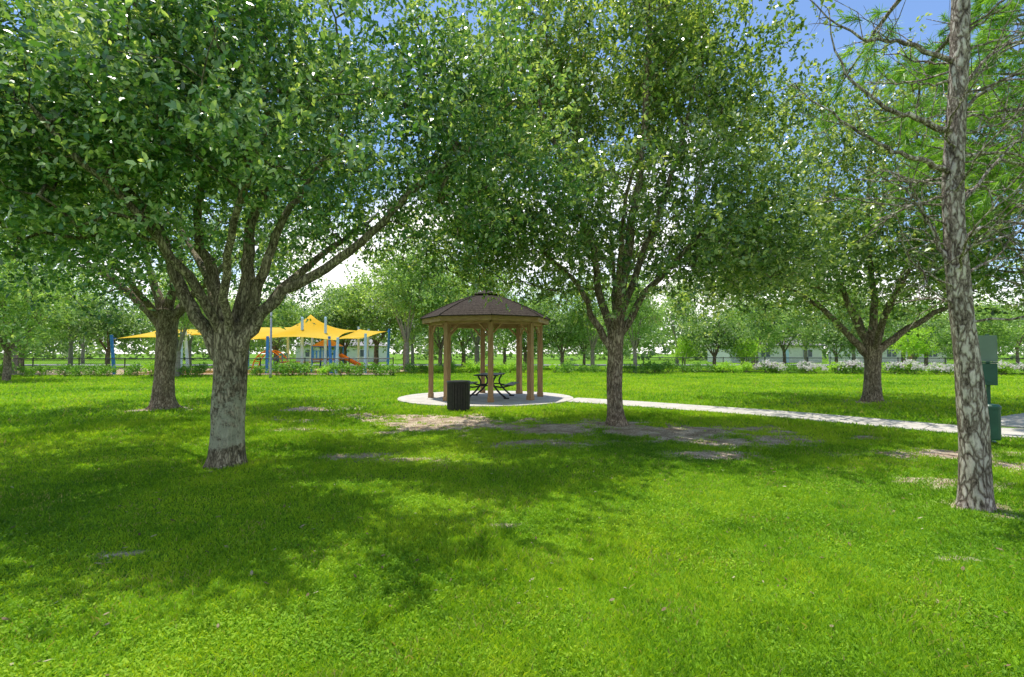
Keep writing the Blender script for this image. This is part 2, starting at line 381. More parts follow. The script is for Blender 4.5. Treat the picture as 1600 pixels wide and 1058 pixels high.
h = (.035+.045*RS.rand(n))*(1+r*.008); w = .008*(1+r*.07)*(.6+RS.rand(n)); az = RS.rand(n)*2*np.pi; la = RS.rand(n)*2*np.pi
z = np.where((np.abs(x) < 18) & (y < 24), gz(x, y), 0)-.003
cx, cy = np.cos(az)*w, np.sin(az)*w
g = np.stack([st(x-cx, y-cy, z), st(x+cx, y+cy, z), st(x+np.cos(la)*h*.7, y+np.sin(la)*h*.7, z+h)], 1)
groups.append(g); att.append(shade_at(x, y, n))
part("grass", poly_mesh("grass", groups, M_grass, att), kind="stuff")
x1, y1 = grass_points(1100, 3.0, 18, 1.0)
x2 = RS.rand(12000)*16-7; y2 = 5+RS.rand(12000)*9; k = dirtmask(x2, y2) > .45; x = np.r_[x1, x2[k]]; y = np.r_[y1, y2[k]]
n = len(x); r = np.hypot(x, y)
s = .009+.012*RS.rand(n); az = RS.rand(n)*6.28; z = gz(x, y)+np.where(dirtmask(x, y) > .5, .012, .02)
z = np.where(pathdist(x, y) < 0, .05, z)
ux, uy = np.cos(az), np.sin(az); t1 = (RS.rand(n)-.5)*.8; t2 = (RS.rand(n)-.5)*.8; P = []
for c1, c2 in ((-1.3,0),(-.4,.5),(.6,.42),(1.3,0),(.6,-.42),(-.4,-.5)):
    P.append(st(x+(ux*c1-uy*c2)*s, y+(uy*c1+ux*c2)*s, z+(t1*c1+t2*c2)*s))
part("fallen_leaves", poly_mesh("fallen_leaves", [np.stack(P, 1)], M_dry, [RS.rand(n)]), kind="stuff")

# ------------------------------------------------------------------ trees
class Tree:
    def __init__(s): s.p = []; s.par = []; s.minr = []; s.ch = []; s.cnt = None
    def line(s, pts, r0, r1, attach=None, sub=4, jit=.03):
        C = catmull(pts, sub); idx = []; n = len(C)
        if attach is not None: idx.append(attach)
        for i, c in enumerate(C):
            f = i/(n-1); j = (RS.rand(3)-.5)*2*jit if 0 < i else np.zeros(3)
            s.p.append(np.array(c)+j); s.par.append(idx[-1] if idx else -1)
            s.minr.append(r0*(1-f)**1.0+r1*f); idx.append(len(s.p)-1)
        s.ch.append(idx); return idx
    def nearest(s, q):
        P = np.array(s.p); return int(np.argmin(np.linalg.norm(P-np.array(q), axis=1)))
    def twigs_to(s, C, zmin):
        P0 = np.array(s.p); d = np.array([np.min(np.linalg.norm(P0-c, axis=1)) for c in C]); 
        arr = np.zeros((len(s.p)+len(C)*5+5, 3)); n = len(s.p); arr[:n] = P0
        for ci in np.argsort(d):
            c = C[ci]; A = arr[:n]
            dd = np.linalg.norm(A-c, axis=1)+.9*np.clip(A[:, 2]-c[2]+.1, 0, None)+np.where(A[:, 2] < zmin, 50, 0)
            j = int(np.argmin(dd)); a0 = A[j]; L_ = np.linalg.norm(c-a0); k = 4 if L_ > .8 else 3
            idx = [j]
            for q in range(1, k+1):
                t = q/k; pt = a0*(1-t)+c*t
                pt = pt+np.array([0, 0, .12*L_*math.sin(math.pi*t)])*(1 if RS.rand() < .75 else -1)+(RS.rand(3)-.5)*.09*L_*(1 if q < k else 0)
                s.p.append(pt); s.par.append(idx[-1]); s.minr.append(.004); idx.append(len(s.p)-1); arr[n] = pt; n += 1
            s.ch.append(idx)
    def solve(s, k=.0065, ex=.5):
        n = len(s.p); c = np.zeros(n); hasch = np.zeros(n, bool)
        for i in range(n):
            if s.par[i] >= 0: hasch[s.par[i]] = True
        c[~hasch] = 1
        for i in range(n-1, -1, -1):
            if s.par[i] >= 0: c[s.par[i]] += c[i]
        s.r = np.maximum(np.array(s.minr), k*np.maximum(c, 1)**ex)
        return s
    def mesh(s, name, mat, trunk_idx=0, sides=14, flare=1.0):
        bl = B()
        for ci, idx in enumerate(s.ch):
            R = [s.r[i] for i in idx]
            if ci != trunk_idx:
                R[0] = min(R[0]*.9, R[1]*1.25) if len(R) > 1 else R[0]
                lim = R[0]
                R = [min(x_, lim*1.05) for x_ in R]
                if s.minr[idx[-1]] <= .02: R[-1] *= .7
            big = max(R); ns = sides if ci == trunk_idx else (9 if big > .05 else (6 if big > .02 else 4))
            bl.tube([s.p[i] for i in idx], R, ns, cap=(ci != trunk_idx))
        return bl.mesh(name, mat, smooth=True)

def trunk_mesh_detail(bl_pts, radii, seed, sides=32, flare=.35, buttress=5):
    C = catmull(bl_pts, 10); n = len(C); bl = B(); rs = np.random.RandomState(seed); ph = rs.rand(6)*6.28
    rad = np.interp(np.linspace(0, 1, n), np.linspace(0, 1, len(radii)), radii)
    for i, c in enumerate(C):
        z = c[2]
        for k in range(sides):
            a = 2*math.pi*k/sides
            fl = flare*math.exp(-max(z, 0)/.13)*(1+.55*math.cos(buttress*a+ph[0])+.3*math.cos(3*a+ph[1]))
            lum = .05*math.cos(3*a+ph[2]+z*1.3)+.035*math.cos(5*a+ph[3]-z*2)+.03*math.sin(z*5+2*a+ph[4])+(rs.rand()-.5)*.045
            r = rad[i]*(1+fl+lum); bl.v.append((c[0]+r*math.cos(a), c[1]+r*math.sin(a), z))
    for i in range(n-1):
        for k in range(sides):
            k2 = (k+1) % sides; bl.f.append((i*sides+k, i*sides+k2, (i+1)*sides+k2, (i+1)*sides+k))
    bl.f.append(tuple((n-1)*sides+k for k in range(sides)))
    return bl

def leaves(C, centre, n_tw, n_lf, spread, size, tw=.26, seed=0, flat=.7, hexa=True, upbias=.35, wid=.23, csv=.42):
    rs = np.random.RandomState(seed); nc = len(C)
    cs = np.repeat(np.arange(nc), n_tw); C = np.asarray(C)
    o = C[cs]+rs.randn(len(cs), 3)*spread*np.array([1, 1, flat])*.5
    outw = o-np.asarray(centre); outw /= np.linalg.norm(outw, axis=1)[:, None]+1e-6
    d = outw*.7+rs.randn(len(cs), 3)*.6+np.array([0, 0, upbias]); d /= np.linalg.norm(d, axis=1)[:, None]
    csh = rs.rand(nc)[cs]*csv+rs.rand(len(cs))*.15
    ti = np.repeat(np.arange(len(cs)), n_lf); t = np.tile((np.arange(n_lf)+.5)/n_lf, len(cs)); M = len(ti)
    L_ = tw*(.7+.6*rs.rand(len(cs)))[ti]
    base = o[ti]+d[ti]*(t*L_)[:, None]+np.stack([np.zeros(M), np.zeros(M), -.12*L_*t*t], -1)
    ld = d[ti]*.55+rs.randn(M, 3)*.75; ld /= np.linalg.norm(ld, axis=1)[:, None]
    nr = np.array([0, 0, 1.0])+rs.randn(M, 3)*.65+outw[ti]*.45
    sd = np.cross(nr, ld); sd /= np.linalg.norm(sd, axis=1)[:, None]+1e-6
    nr = np.cross(ld, sd)
    s = size*(.6+.75*rs.rand(M))
    prof = ((0,0,0),(.28,1,.06),(.7,.85,.05),(1,0,-.03),(.7,-.85,.05),(.28,-1,.06)) if hexa else ((0,0,0),(.5,1.15,.06),(1,0,-.03),(.5,-1.15,.06))
    P = [base+ld*(s*a_)[:, None]+sd*(s*b_*wid)[:, None]+nr*(s*c_*1.4)[:, None] for a_, b_, c_ in prof]
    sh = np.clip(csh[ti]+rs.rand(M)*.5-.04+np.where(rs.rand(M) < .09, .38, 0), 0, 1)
    return np.stack(P, 1), sh

def make_shafts(e, n, srad, seed):
    """thin spots right through the crown where the sun gets through"""
    rs = np.random.RandomState(seed+9); sh = []
    for k in range(n):
        a = k*2.4+rs.rand()*.8; q = .95*((k+.5)/n)**.6
        sh.append((np.array(e[0])+np.array([math.cos(a)*q*e[1][0], math.sin(a)*q*e[1][1], 0]), srad*(.6+.8*rs.rand())))
    return sh
def env_points(ells, n, zmin, seed, ub=.5, voids=6, mind=.33, sh=()):
    rs = np.random.RandomState(seed); out = []
    w = np.array([e[1][0]*e[1][1]*e[1][2] for e in ells]); w = w/w.sum()
    vs = []
    for _ in range(voids):
        e = ells[rs.choice(len(ells), p=w)]; q = rs.randn(3); q /= np.linalg.norm(q)
        vs.append((np.array(e[0])+q*np.array(e[1])*.85, .5+.5*rs.rand()))
    tries = 0
    while len(out) < n and tries < n*80:
        tries += 1
        e = ells[rs.choice(len(ells), p=w)]; q = rs.randn(3); q /= np.linalg.norm(q)
        rr = rs.rand()**ub*(1+.13*math.sin(q[0]*5+q[1]*4+seed)+.1*math.cos(q[2]*6+q[0]*7))
        p = np.array(e[0])+q*rr*np.array(e[1])
        if p[2] < zmin+.3*math.sin(p[0]*2.1+seed)+.25*math.cos(p[1]*1.7): continue
        if any(np.linalg.norm(p-v) < r_ for v, r_ in vs): continue
        if any(np.linalg.norm(np.cross(p-v, SUND)) < r_ for v, r_ in sh): continue
        if out and np.min(np.linalg.norm(np.array(out)-p, axis=1)) < mind: continue
        out.append(p)
    return np.array(out)

def oak(loc, label, trunk_pts, trunk_r, limbs, ells, zmin, ncl, ntw, nlf, spread, size, seed, bark, leafm, flare=.35, hexa=True, mind=.33, voids=8, tw=.26, group=None, shafts=12, srad=.5, extra=()):
    e = top("oak_tree", loc, label, "tree", group=group)
    T = Tree()
    T.line(trunk_pts, trunk_r[0], trunk_r[-1], sub=3, jit=0)
    for pts, r0, r1 in limbs:
        j = T.nearest(pts[0]); T.line(pts, r0, r1, attach=j, sub=4, jit=.035)
    sh_ = make_shafts(ells[0], shafts, srad, seed)
    C = env_points(ells, ncl, zmin, seed, voids=voids, mind=mind, sh=sh_)
    for k_, (el, cnt, zz) in enumerate(extra):      # drooping outer boughs
        C2 = env_points([el], cnt, zz, seed+50+k_, voids=0, mind=mind*.85, ub=.6, sh=[(v, r*.85) for v, r in sh_]); C = np.concatenate([C, C2])
    T.twigs_to(C, zmin-.7)
    T.solve()
    col = trunk_mesh_detail(trunk_pts, trunk_r, seed, flare=flare)
    tch = T.ch; T.ch = tch[1:]
    me = T.mesh("trunk", bark, trunk_idx=-1)
    bl = col; nv = len(bl.v); bl.v += [tuple(v.co) for v in me.vertices]; bl.f += [tuple(nv+i for i in pl.vertices) for pl in me.polygons]
    bpy.data.meshes.remove(me)
    part("trunk", bl.mesh("trunk", bark, smooth=True), e)
    cen = np.array([0, 0, zmin+.9])
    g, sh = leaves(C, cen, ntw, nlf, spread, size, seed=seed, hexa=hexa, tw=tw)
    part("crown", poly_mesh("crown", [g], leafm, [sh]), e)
    return e

# near oak with the lichen-covered trunk
oak((-3.84, 6.94, -.03), "large shady oak with pale lichen-covered trunk on lawn",
    [(0,0,0),(.0,0,.6),(.02,0,1.2),(.05,0,1.95)], [.218,.202,.196,.23],
    [([(-.12,-.05,1.5),(-.42,-.1,2.15),(-.74,-.1,2.75),(-1.1,0,3.4),(-1.8,.1,4.1),(-2.5,.2,4.5)], .1,.025),
     ([(-.05,.05,1.7),(-.25,.1,2.5),(-.55,.15,3.2),(-.6,.3,4.1),(-1.1,.5,5.0)], .1,.022),
     ([(.06,.05,1.75),(.17,.12,2.6),(.12,.3,3.35),(.4,.5,4.4),(.3,.7,5.6)], .11,.022),
     ([(.12,-.05,1.7),(.5,-.2,2.4),(.72,-.2,3.1),(1.05,-.1,3.8),(1.5,.1,4.6)], .08,.022),
     ([(.15,-.05,1.5),(.42,-.1,1.95),(.8,-.1,2.35),(1.5,-.1,2.8),(2.1,-.15,3.25),(2.6,-.2,3.8),(3.3,-.2,4.3)], .095,.028),
     ([(-.02,-.1,1.75),(-.25,-.8,2.7),(-.6,-1.4,3.4),(-1.0,-1.9,4.0)], .07,.02),
     ([(.06,-.1,1.75),(.4,-.8,2.7),(.9,-1.3,3.4),(1.3,-1.7,4.0)], .06,.018),
     ([(.1,.1,1.75),(.5,.9,2.7),(.9,1.9,3.5),(1.2,2.9,4.2)], .08,.022),
     ([(-.1,.1,1.65),(-.8,.8,2.7),(-1.6,1.6,3.4),(-2.5,2.4,4.1)], .08,.022)],
    [((0,.4,4.4),(4.3,3.6,1.7)),((.1,.6,5.6),(3.8,3.0,1.8)),((-2.4,.3,3.9),(2.6,2.3,1.3)),((2.4,.4,5.1),(1.9,2.0,1.5))], 2.75, 400, 25, 10, .5, .072, 21, M_bark, M_oakleaf, voids=6, flare=.2, mind=.33, tw=.26, shafts=22, srad=.6,
    extra=[(((-.3,-1.4,4.25),(3.4,1.2,1.35)), 110, 3.0), (((-2.8,-.5,3.8),(2.2,1.6,1.3)), 40, 2.7), (((2.9,.9,3.95),(1.5,1.4,1.0)), 35, 3.1), (((0,-.3,5.2),(3.6,1.6,1.6)), 90, 3.6)])
# central oak
oak((2.2, 10.9, -.02), "tall oak with slim forked trunk beside bare sandy soil",
    [(0,0,0),(-.02,0,.7),(.0,0,1.5),(.03,0,2.2)], [.185,.16,.155,.19],
    [([(-.05,0,1.55),(-.45,-.1,2.2),(-.8,-.2,2.9),(-1.5,-.3,3.6),(-2.5,-.4,4.3)], .085,.022),
     ([(-.03,0,1.9),(-.3,.1,2.8),(-.5,-.2,3.7),(-1.0,-.6,4.9),(-1.6,-.8,6.4),(-1.9,-.8,7.6)], .095,.024),
     ([(.03,0,2.1),(.15,-.15,3.2),(.3,-.5,4.5),(.4,-.8,5.6),(.5,-1,7.7),(.5,-.9,9.2)], .12,.03),
     ([(.06,0,1.85),(.6,-.1,2.75),(1.2,-.2,3.4),(2.0,-.3,4.4),(2.7,-.3,5.0)], .085,.022),
     ([(.08,.05,2.1),(.5,-.1,3.4),(1.1,-.4,5.2),(1.6,-.6,7.2)], .09,.024),
     ([(0,-.1,2.0),(-.1,-.9,3.1),(-.2,-1.8,4.0),(-.1,-2.6,5)], .07,.02),
     ([(0,.1,2.0),(.2,1.0,3.1),(.3,2.0,4.2),(.4,2.7,5.4)], .07,.02)],
    [((-.1,0,4.0),(4.0,3.3,1.6)),((.15,.2,6.8),(3.5,2.9,3.4)),((2.2,0,3.6),(1.7,1.8,.9)),((-1.6,.2,7.2),(2.4,2.0,2.0))], 2.6, 480, 20, 10, .62, .088, 5, M_bark2, M_oakleaf2, voids=8, mind=.37, tw=.31, shafts=11, srad=.5,
    extra=[(((-2.7,-.3,3.8),(1.6,1.5,1.0)), 40, 2.95), (((2.9,0,3.7),(1.5,1.5,1.1)), 35, 2.55), (((1.2,.4,7.6),(2.6,1.8,2.2)), 90, 5.6), (((-1.8,.6,7.0),(2.3,1.8,1.9)), 50, 5.2)])
# right oak
oak((11.1, 15.8, 0), "broad low-forking oak on shaded lawn beyond the footpath",
    [(0,0,0),(0,0,.6),(.02,0,1.2),(.02,0,1.75)], [.25,.22,.215,.25],
    [([(-.1,0,1.4),(-.8,-.1,2.1),(-1.7,-.2,2.9),(-2.8,-.2,3.6),(-3.8,-.2,4.3)], .12,.03),
     ([(-.05,0,1.6),(-.5,.1,2.7),(-1.0,.1,4.0),(-1.6,.2,5.8)], .13,.03),
     ([(.0,0,1.7),(.1,0,3.2),(0,0,5.2),(.1,0,8)], .13,.03),
     ([(.06,0,1.6),(.5,.1,2.7),(1.1,.1,4.0),(1.8,.2,5.9)], .12,.03),
     ([(.1,0,1.45),(.8,-.1,2.1),(1.8,-.2,2.7),(2.9,-.2,3.4),(3.9,-.2,4.2)], .12,.03),
     ([(0,-.1,1.6),(-.3,-1,2.6),(-.5,-2.2,3.7)], .1,.03),([(0,.1,1.6),(.3,1,2.6),(.5,2.2,3.7)], .1,.03)],
    [((-.1,0,4.4),(5.4,4.8,2.1)),((-.3,0,6.9),(4.3,3.8,3.4))], 2.4, 520, 17, 8, .8, .12, 8, M_bark2, M_oakleaf2, hexa=False, mind=.43, voids=7, tw=.38, shafts=10, srad=.6,
    extra=[(((-3.8,0,3.7),(1.9,2.2,1.2)), 40, 2.3)])
# rear left oak
oak((-9.45, 13.95, 0), "thick-trunked oak with spreading roots in dappled shade",
    [(0,0,0),(0,0,.9),(.02,0,1.9),(.05,0,2.7)], [.27,.24,.235,.28],
    [([(-.1,0,2.2),(-.9,-.1,3.1),(-2.0,-.2,3.9),(-3.4,-.2,4.7)], .14,.03),
     ([(-.05,0,2.5),(-.5,.1,3.7),(-.9,.2,5.5)], .14,.03),
     ([(.05,0,2.6),(.3,0,4.0),(.4,0,6.4)], .14,.03),
     ([(.1,0,2.3),(.9,-.1,3.2),(2.0,-.2,4.1),(3.2,-.2,4.9)], .13,.03),
     ([(0,-.1,2.4),(-.3,-1,3.4),(-.5,-2.2,4.4)], .1,.03),([(0,.1,2.4),(.3,1,3.4),(.5,2.2,4.4)], .1,.03)],
    [((-.3,0,4.8),(5.0,4.4,2.1)),((0,0,6.6),(3.6,3.4,2.2))], 2.7, 360, 16, 8, .8, .12, 17, M_bark2, M_oakleaf, hexa=False, mind=.44, voids=10, tw=.38, flare=.4, shafts=20, srad=.75)

# pine
def needles(C, D, n, length, seed, w=.003):
    rs = np.random.RandomState(seed); k = len(C); i = np.repeat(np.arange(k), n); M = len(i)
    C = np.asarray(C); D = np.asarray(D); D = D/np.linalg.norm(D, axis=1)[:, None]
    base = C[i]-D[i]*(rs.rand(M)*.16)[:, None]
    d = D[i]*.75+rs.randn(M, 3)*.5; d /= np.linalg.norm(d, axis=1)[:, None]
    s = np.cross(d, rs.randn(M, 3)); s /= np.linalg.norm(s, axis=1)[:, None]
    l = length*(.6+.6*rs.rand(M)); tip = base+d*l[:, None]; tip[:, 2] -= .18*l
    mid = base+d*(l*.5)[:, None]
    g = np.stack([base-s*w, base+s*w, mid+s*w, tip, mid-s*w], 1)
    return g, np.clip(rs.rand(M)*.6+rs.rand(k)[i]*.4, 0, 1)
def pine(loc, label, trunk, rad, seed, brs, dead, auto=(4.5, 11, 26), reach=2.2, tuft_n=42, mat=M_pbark, tdens=4.5, flare=.22, ndead=0, dz=(1.8,5), nw=.003):
    e = top("pine_tree", loc, label, "tree", group="pines beside the path")
    rs = np.random.RandomState(seed)
    bl = trunk_mesh_detail(trunk, rad, seed, sides=28, flare=flare, buttress=4)
    Ct = np.array(catmull(trunk, 10)); dl = B(); TC = []; TD = []
    def tat(z): return np.array([np.interp(z, Ct[:, 2], Ct[:, 0]), np.interp(z, Ct[:, 2], Ct[:, 1]), z])
    def limb(pts, r0, tufts=True, dens=1.0):
        C = catmull(pts, 5); C = [c+(rs.rand(3)-.5)*.035*(i > 0) for i, c in enumerate(C)]; n = len(C)
        dl.tube(C, [r0*(1-i/(n-1))+.005 for i in range(n)], 6)
        Ltot = sum(np.linalg.norm(C[i+1]-C[i]) for i in range(n-1))
        for q in range(int(Ltot*tdens*dens)+2):
            f = .2+.8*rs.rand(); i = min(int(f*(n-1)), n-2); p0 = C[i]+(C[i+1]-C[i])*rs.rand()
            dr = (C[i+1]-C[i]); dr /= np.linalg.norm(dr)
            sd = dr*.7+rs.randn(3)*.6; sd[2] += .1; sd /= np.linalg.norm(sd); ll = (.25+.5*rs.rand())*(1.15-f*.6)
            p1 = p0+sd*ll*.5+rs.randn(3)*.03; p2 = p0+sd*ll+rs.randn(3)*.05
            dl.tube([p0, p1, p2], [.007, .005, .003], 4, cap=False)
            if tufts:
                TC.append(p2); TD.append(sd); TC.append((p1+p2)/2); TD.append(sd+rs.randn(3)*.3)
            else:
                for _ in range(2):
                    p3 = p1+rs.randn(3)*.14; dl.tube([p1, p3], [.003, .0015], 3, cap=False)
    for z, pts, r0 in brs: limb([tat(z)]+pts, r0)
    for z, pts, r0 in dead: limb([tat(z)]+pts, r0, tufts=False, dens=.9)
    for i in range(ndead):
        z = dz[0]+(dz[1]-dz[0])*(i+rs.rand()*.6)/ndead; a = rs.rand()*6.28; rr = .4+.9*rs.rand(); t = tat(z); u = rs.rand()*.5
        limb([t, t+np.array([math.cos(a)*rr*.5, math.sin(a)*rr*.5, rr*u*.5]), t+np.array([math.cos(a+.2)*rr, math.sin(a+.2)*rr, rr*u*1.3])], .008, tufts=False, dens=.6)
    z0, z1, na = auto
    for i in range(na):
        z = z0+(z1-z0)*i/na; a = i*2.4+rs.rand(); rr = reach*(1-.55*(z-z0)/(z1-z0))*(.7+.5*rs.rand())
        t = tat(z); limb([t, t+np.array([math.cos(a)*rr*.5, math.sin(a)*rr*.5, rr*.15]), t+np.array([math.cos(a)*rr, math.sin(a)*rr, rr*(.05+.4*rs.rand())])], .03)
    nv = len(bl.v); bl.v += dl.v; bl.f += [tuple(nv+i for i in f) for f in dl.f]
    part("trunk", bl.mesh("trunk", mat, smooth=True), e)
    g, sh = needles(TC, TD, tuft_n, .2, seed, w=nw)
    part("crown", poly_mesh("crown", [g], M_needle, [sh]), e)
def V3(*a): return np.array(a, float)
pine((4.52, 5.04, -.02), "slender pine with pale flaking bark and bare twigs",
     [(0,0,0),(.0,0,.7),(-.04,0,1.4),(-.11,0,2.2),(-.12,.02,3.2),(.03,.05,5.0),(.1,.1,7.5),(.12,.1,11)], [.135,.118,.104,.093,.085,.076,.058,.03], 4,
     [(4.9, [V3(.6,1.2,5.0), V3(1.2,2.2,4.7)], .022), (5.9, [V3(.2,1.5,5.7), V3(.2,2.6,5.2)], .03)],
     [(3.72, [V3(-.5,0,3.86), V3(-.8,0,3.98), V3(-1.15,.05,4.35), V3(-1.3,.1,5.05)], .03), (3.3, [V3(-.5,-.05,3.42), V3(-.8,0,3.56), V3(-1.23,0,3.84), V3(-1.65,.1,4.25)], .028),
      (2.3, [V3(-.28,0,2.55), V3(-.4,0,2.85), V3(-.56,.05,3.15), V3(-.8,.1,3.3)], .022), (3.0, [V3(.2,.1,3.2), V3(.7,.3,3.1)], .014), (2.6, [V3(.3,.1,2.8), V3(.8,.2,2.55)], .014),
      (3.9, [V3(.3,0,4.2), V3(.8,.1,4.3)], .016), (2.3, [V3(.2,-.05,2.45), V3(.55,-.1,2.9)], .014), (4.4,[V3(-.5,.1,4.7),V3(-.9,.2,4.8),V3(-1.4,.3,5.3)],.024), (3.1,[V3(-.5,.1,3.0),V3(-.9,.3,2.7)],.012),
      (2.9, [V3(.5,.1,3.6), V3(1.0,.2,3.9)], .016), (3.5, [V3(.5,.0,3.5), V3(1.0,.1,3.2)], .014), (4.1,[V3(.3,.1,4.5),V3(.9,.2,4.9)],.02)],
     auto=(6.8, 10.8, 10), reach=1.4, ndead=28)
pine((10.6, 9.9, 0), "pine with long drooping needle tufts",
     [(0,0,0),(.02,0,2),(0,.05,4),(.03,.02,6.5),(.0,0,10)], [.12,.10,.085,.06,.02], 9, [], [], auto=(3.8, 9.8, 36), reach=3.4, tuft_n=50, tdens=6, nw=.0042)
pine((13.4, 13.0, 0), "dense young pine with bright green needles",
     [(0,0,0),(.02,0,2),(0,.05,4),(.03,.02,6.5),(.0,0,10.5)], [.15,.12,.11,.08,.02], 19, [], [], auto=(2.9, 10.2, 36), reach=3.6, tuft_n=46, tdens=5, nw=.005)
pine((8.5, 7.5, 0), "slim pine with feathery bright green branches",
     [(0,0,0),(.02,0,2),(0,.05,4),(.03,.02,6.5),(.0,0,9)], [.11,.09,.08,.06,.02], 29, [], [], auto=(3.9, 8.8, 22), reach=2.6, tuft_n=50, tdens=5.5, nw=.0036)

# background trees (mesh variants shared by individual copies)
def bg_variant(seed, h, cr, leafm, nleaf, size, bark, fork=2.0, r=.16, tall=False):
    rs = np.random.RandomState(seed); T = Tree()
    T.line([(0,0,-.05),(.03,0,fork*.5),(0,.03,fork)], r*1.25, r, sub=3, jit=.01)
    for i in range(6):
        a = i*1.05+rs.rand()*.6; o = cr*.62*(.5+.6*rs.rand()); zt = fork+(h-fork)*(.35+.4*rs.rand())
        T.line([(0,0,fork-.25*rs.rand()),(math.cos(a)*o*.45, math.sin(a)*o*.45, fork+(zt-fork)*.5),(math.cos(a)*o, math.sin(a)*o, zt)], r*.5, .02, attach=T.nearest((0,0,fork)), sub=3)
    zc = (fork+h)/2+.1
    ells = [((0,0,zc),(cr,cr*.95,(h-fork)/2))]
    for q in range(4):
        a = rs.rand()*6.28; ells.append(((math.cos(a)*cr*.5, math.sin(a)*cr*.5, fork+(h-fork)*(.25+.5*rs.rand())), (cr*.55,cr*.55,(h-fork)*.22)))
    C = env_points(ells, 110, fork+.1, seed, mind=.42, voids=9)
    T.twigs_to(C, fork-.3); T.solve(k=.009)
    tm = T.mesh("trunk", bark, trunk_idx=0, sides=10)
    g, sh = leaves(C, (0,0,fork+.5), max(2, int(nleaf/len(C)/6)), 6, .85, size, seed=seed, hexa=False, tw=.5, wid=.27, csv=.5)
    cm = poly_mesh("crown", [g], leafm, [sh]); return tm, cm
M_barkp = simple("pale_trunk", (.2,.17,.13), (.36,.32,.26), 6, rough=.9, bump=.3)
v1 = bg_variant(101, 7.4, 3.3, M_bgleaf, 12500, .19, M_bark2, fork=1.7)
v2 = bg_variant(102, 8.6, 2.6, M_bgleaf, 11500, .18, M_barkp, fork=1.9)
v3 = bg_variant(103, 6.3, 3.3, M_bgleaf2, 12000, .2, M_bark2, fork=1.5)
v4 = bg_variant(104, 6.0, 2.2, M_lime, 6000, .2, M_barkp, fork=1.6)
BG = [(-27.6,28,1.0,0),(-36,37,1.1,1),(-33,31,1.0,0),(-41,52,1.2,2),(-30,54,1.1,0),(-50,58,1.2,1),(-24,52,1.05,0),(-8.4,41,1.22,1),(-6.0,43,1.0,0),(-13.8,52,1.4,0),(-5.5,58,1.3,2),
 (-20,60,1.2,1),(1.3,50,1.0,0),(4.6,47,.9,2),(6.9,44,1.0,1),(9.6,40,.9,1),(13,54,1.0,0),(17,43,.85,2),(24,51,.95,0),(14.5,43,.42,3),(19.0,41.5,.44,3),(31,54,1.0,1),
 (38,47,.95,2),(47,52,1.0,0),(40,60,1.1,1),(54,60,1.1,2),(27,60,1.0,0),(20,62,1.1,1),(9,64,1.1,2),(-1,68,1.2,0),(-14,72,1.3,1),(-32,70,1.1,1),(-46,70,1.2,0),(-62,74,1.2,1),
 (62,70,1.1,2),(75,76,1.2,0),(33,42,.6,3),(-21.5,33,.85,1),(-55,48,1.2,0),(35,38.5,.75,0),(46,41,.8,1),(-60,62,1.2,2),(3.5,60,1.1,1),(48,68,1.1,0),(-47,42,1.2,0),(28.5,45,.8,2),(22,46,.7,1),
 (42,55,1.1,0),(34,64,1.1,2),(15,70,1.0,0),(-24,66,1.1,0),(-39,62,1.2,1),(-8,66,1.4,1),(-18,55,1.3,2),(57,48,.9,0),(-3.2,47,1.25,1),(-10.6,51,1.3,1),(-44,46,1.1,0)]
lab = ["leafy park tree standing on distant lawn", "pale-trunked park tree with light green crown", "rounded dark green park tree beyond the fence", "young yellow-green tree planted by fence"]
for i, (x, y, s, v) in enumerate(BG):
    tm, cm = (v1, v2, v3, v4)[v]
    s2 = s*(.92+.16*((i*37) % 11)/10)
    e = top("park_tree", (x, y, 0), lab[v], "tree", rz=i*1.3, group="trees around the park edge", scale=(s, s*(.9+.2*((i*29) % 7)/6), s2))
    part("trunk", tm, e); part("crown", cm, e)
# far wood
rs = np.random.RandomState(77); n = 620; Cx = rs.rand(n)*480-240; Cy = 105+rs.rand(n)*30; Cz = .6+rs.rand(n)*8.5*(.4+.8*vnoise(Cx, Cy, 12))
g, sh = leaves(np.stack([Cx, Cy, Cz], -1), (0, 120, 0), 24, 5, 4.0, .8, seed=5, hexa=False, tw=1.4, wid=.35)
part("far_wood", poly_mesh("far_wood", [g], M_farleaf, [sh]), kind="stuff")

# ------------------------------------------------------------------ gazebo
GX, GY = -.86, 17.1; Z0 = .045
gz_e = top("gazebo", (GX, GY, Z0), "octagonal wooden gazebo with brown shingle roof on concrete pad", "gazebo")
th0 = math.radians(7); Rp = 1.82
for i in range(8):
    t = th0+i*math.pi/4; px, py = Rp*math.sin(t), -Rp*math.cos(t)
    bl = B(); bl.box((px, py, 1.2), (.16, .16, 2.4), rz=t)
    bl.box((px, py, .07), (.19, .19, .14), rz=t)
    part("post", bl.mesh("post", M_wood), gz_e, bevel=.012)
def octp(R, z, k): t = th0+k*math.pi/4; return Vector((R*math.sin(t), -R*math.cos(t), z))
bl = B()
for i in range(8):
    p, q = octp(Rp, 2.46, i), octp(Rp, 2.46, i+1); m_ = (p+q)/2; d = q-p
    bl.box(m_, (d.length-.02, .13, .2), rz=math.atan2(d.y, d.x))
    for a_, b_ in ((p, q), (q, p)):
        dd = (b_-a_).normalized(); bl.tube([a_+dd*.09+Vector((0,0,-.38)), a_+dd*.36+Vector((0,0,-.1))], .032, 4)
part("beam", bl.mesh("beam", M_wood2), gz_e)
bl = B()
Re, ze, za = 2.1, 2.54, 3.42
for i in range(8):
    bl.tube([octp(.05, za-.1, i), octp(Re-.08, ze-.03, i)], .05, 4)
    for f in (.33, .66):
        m_ = octp(Re-.1, ze-.04, i)*(1-f)+octp(Re-.1, ze-.04, i+1)*f
        k_ = octp(.3, za-.2, i)*(1-f)+octp(.3, za-.2, i+1)*f
        bl.tube([k_, m_], .035, 4)
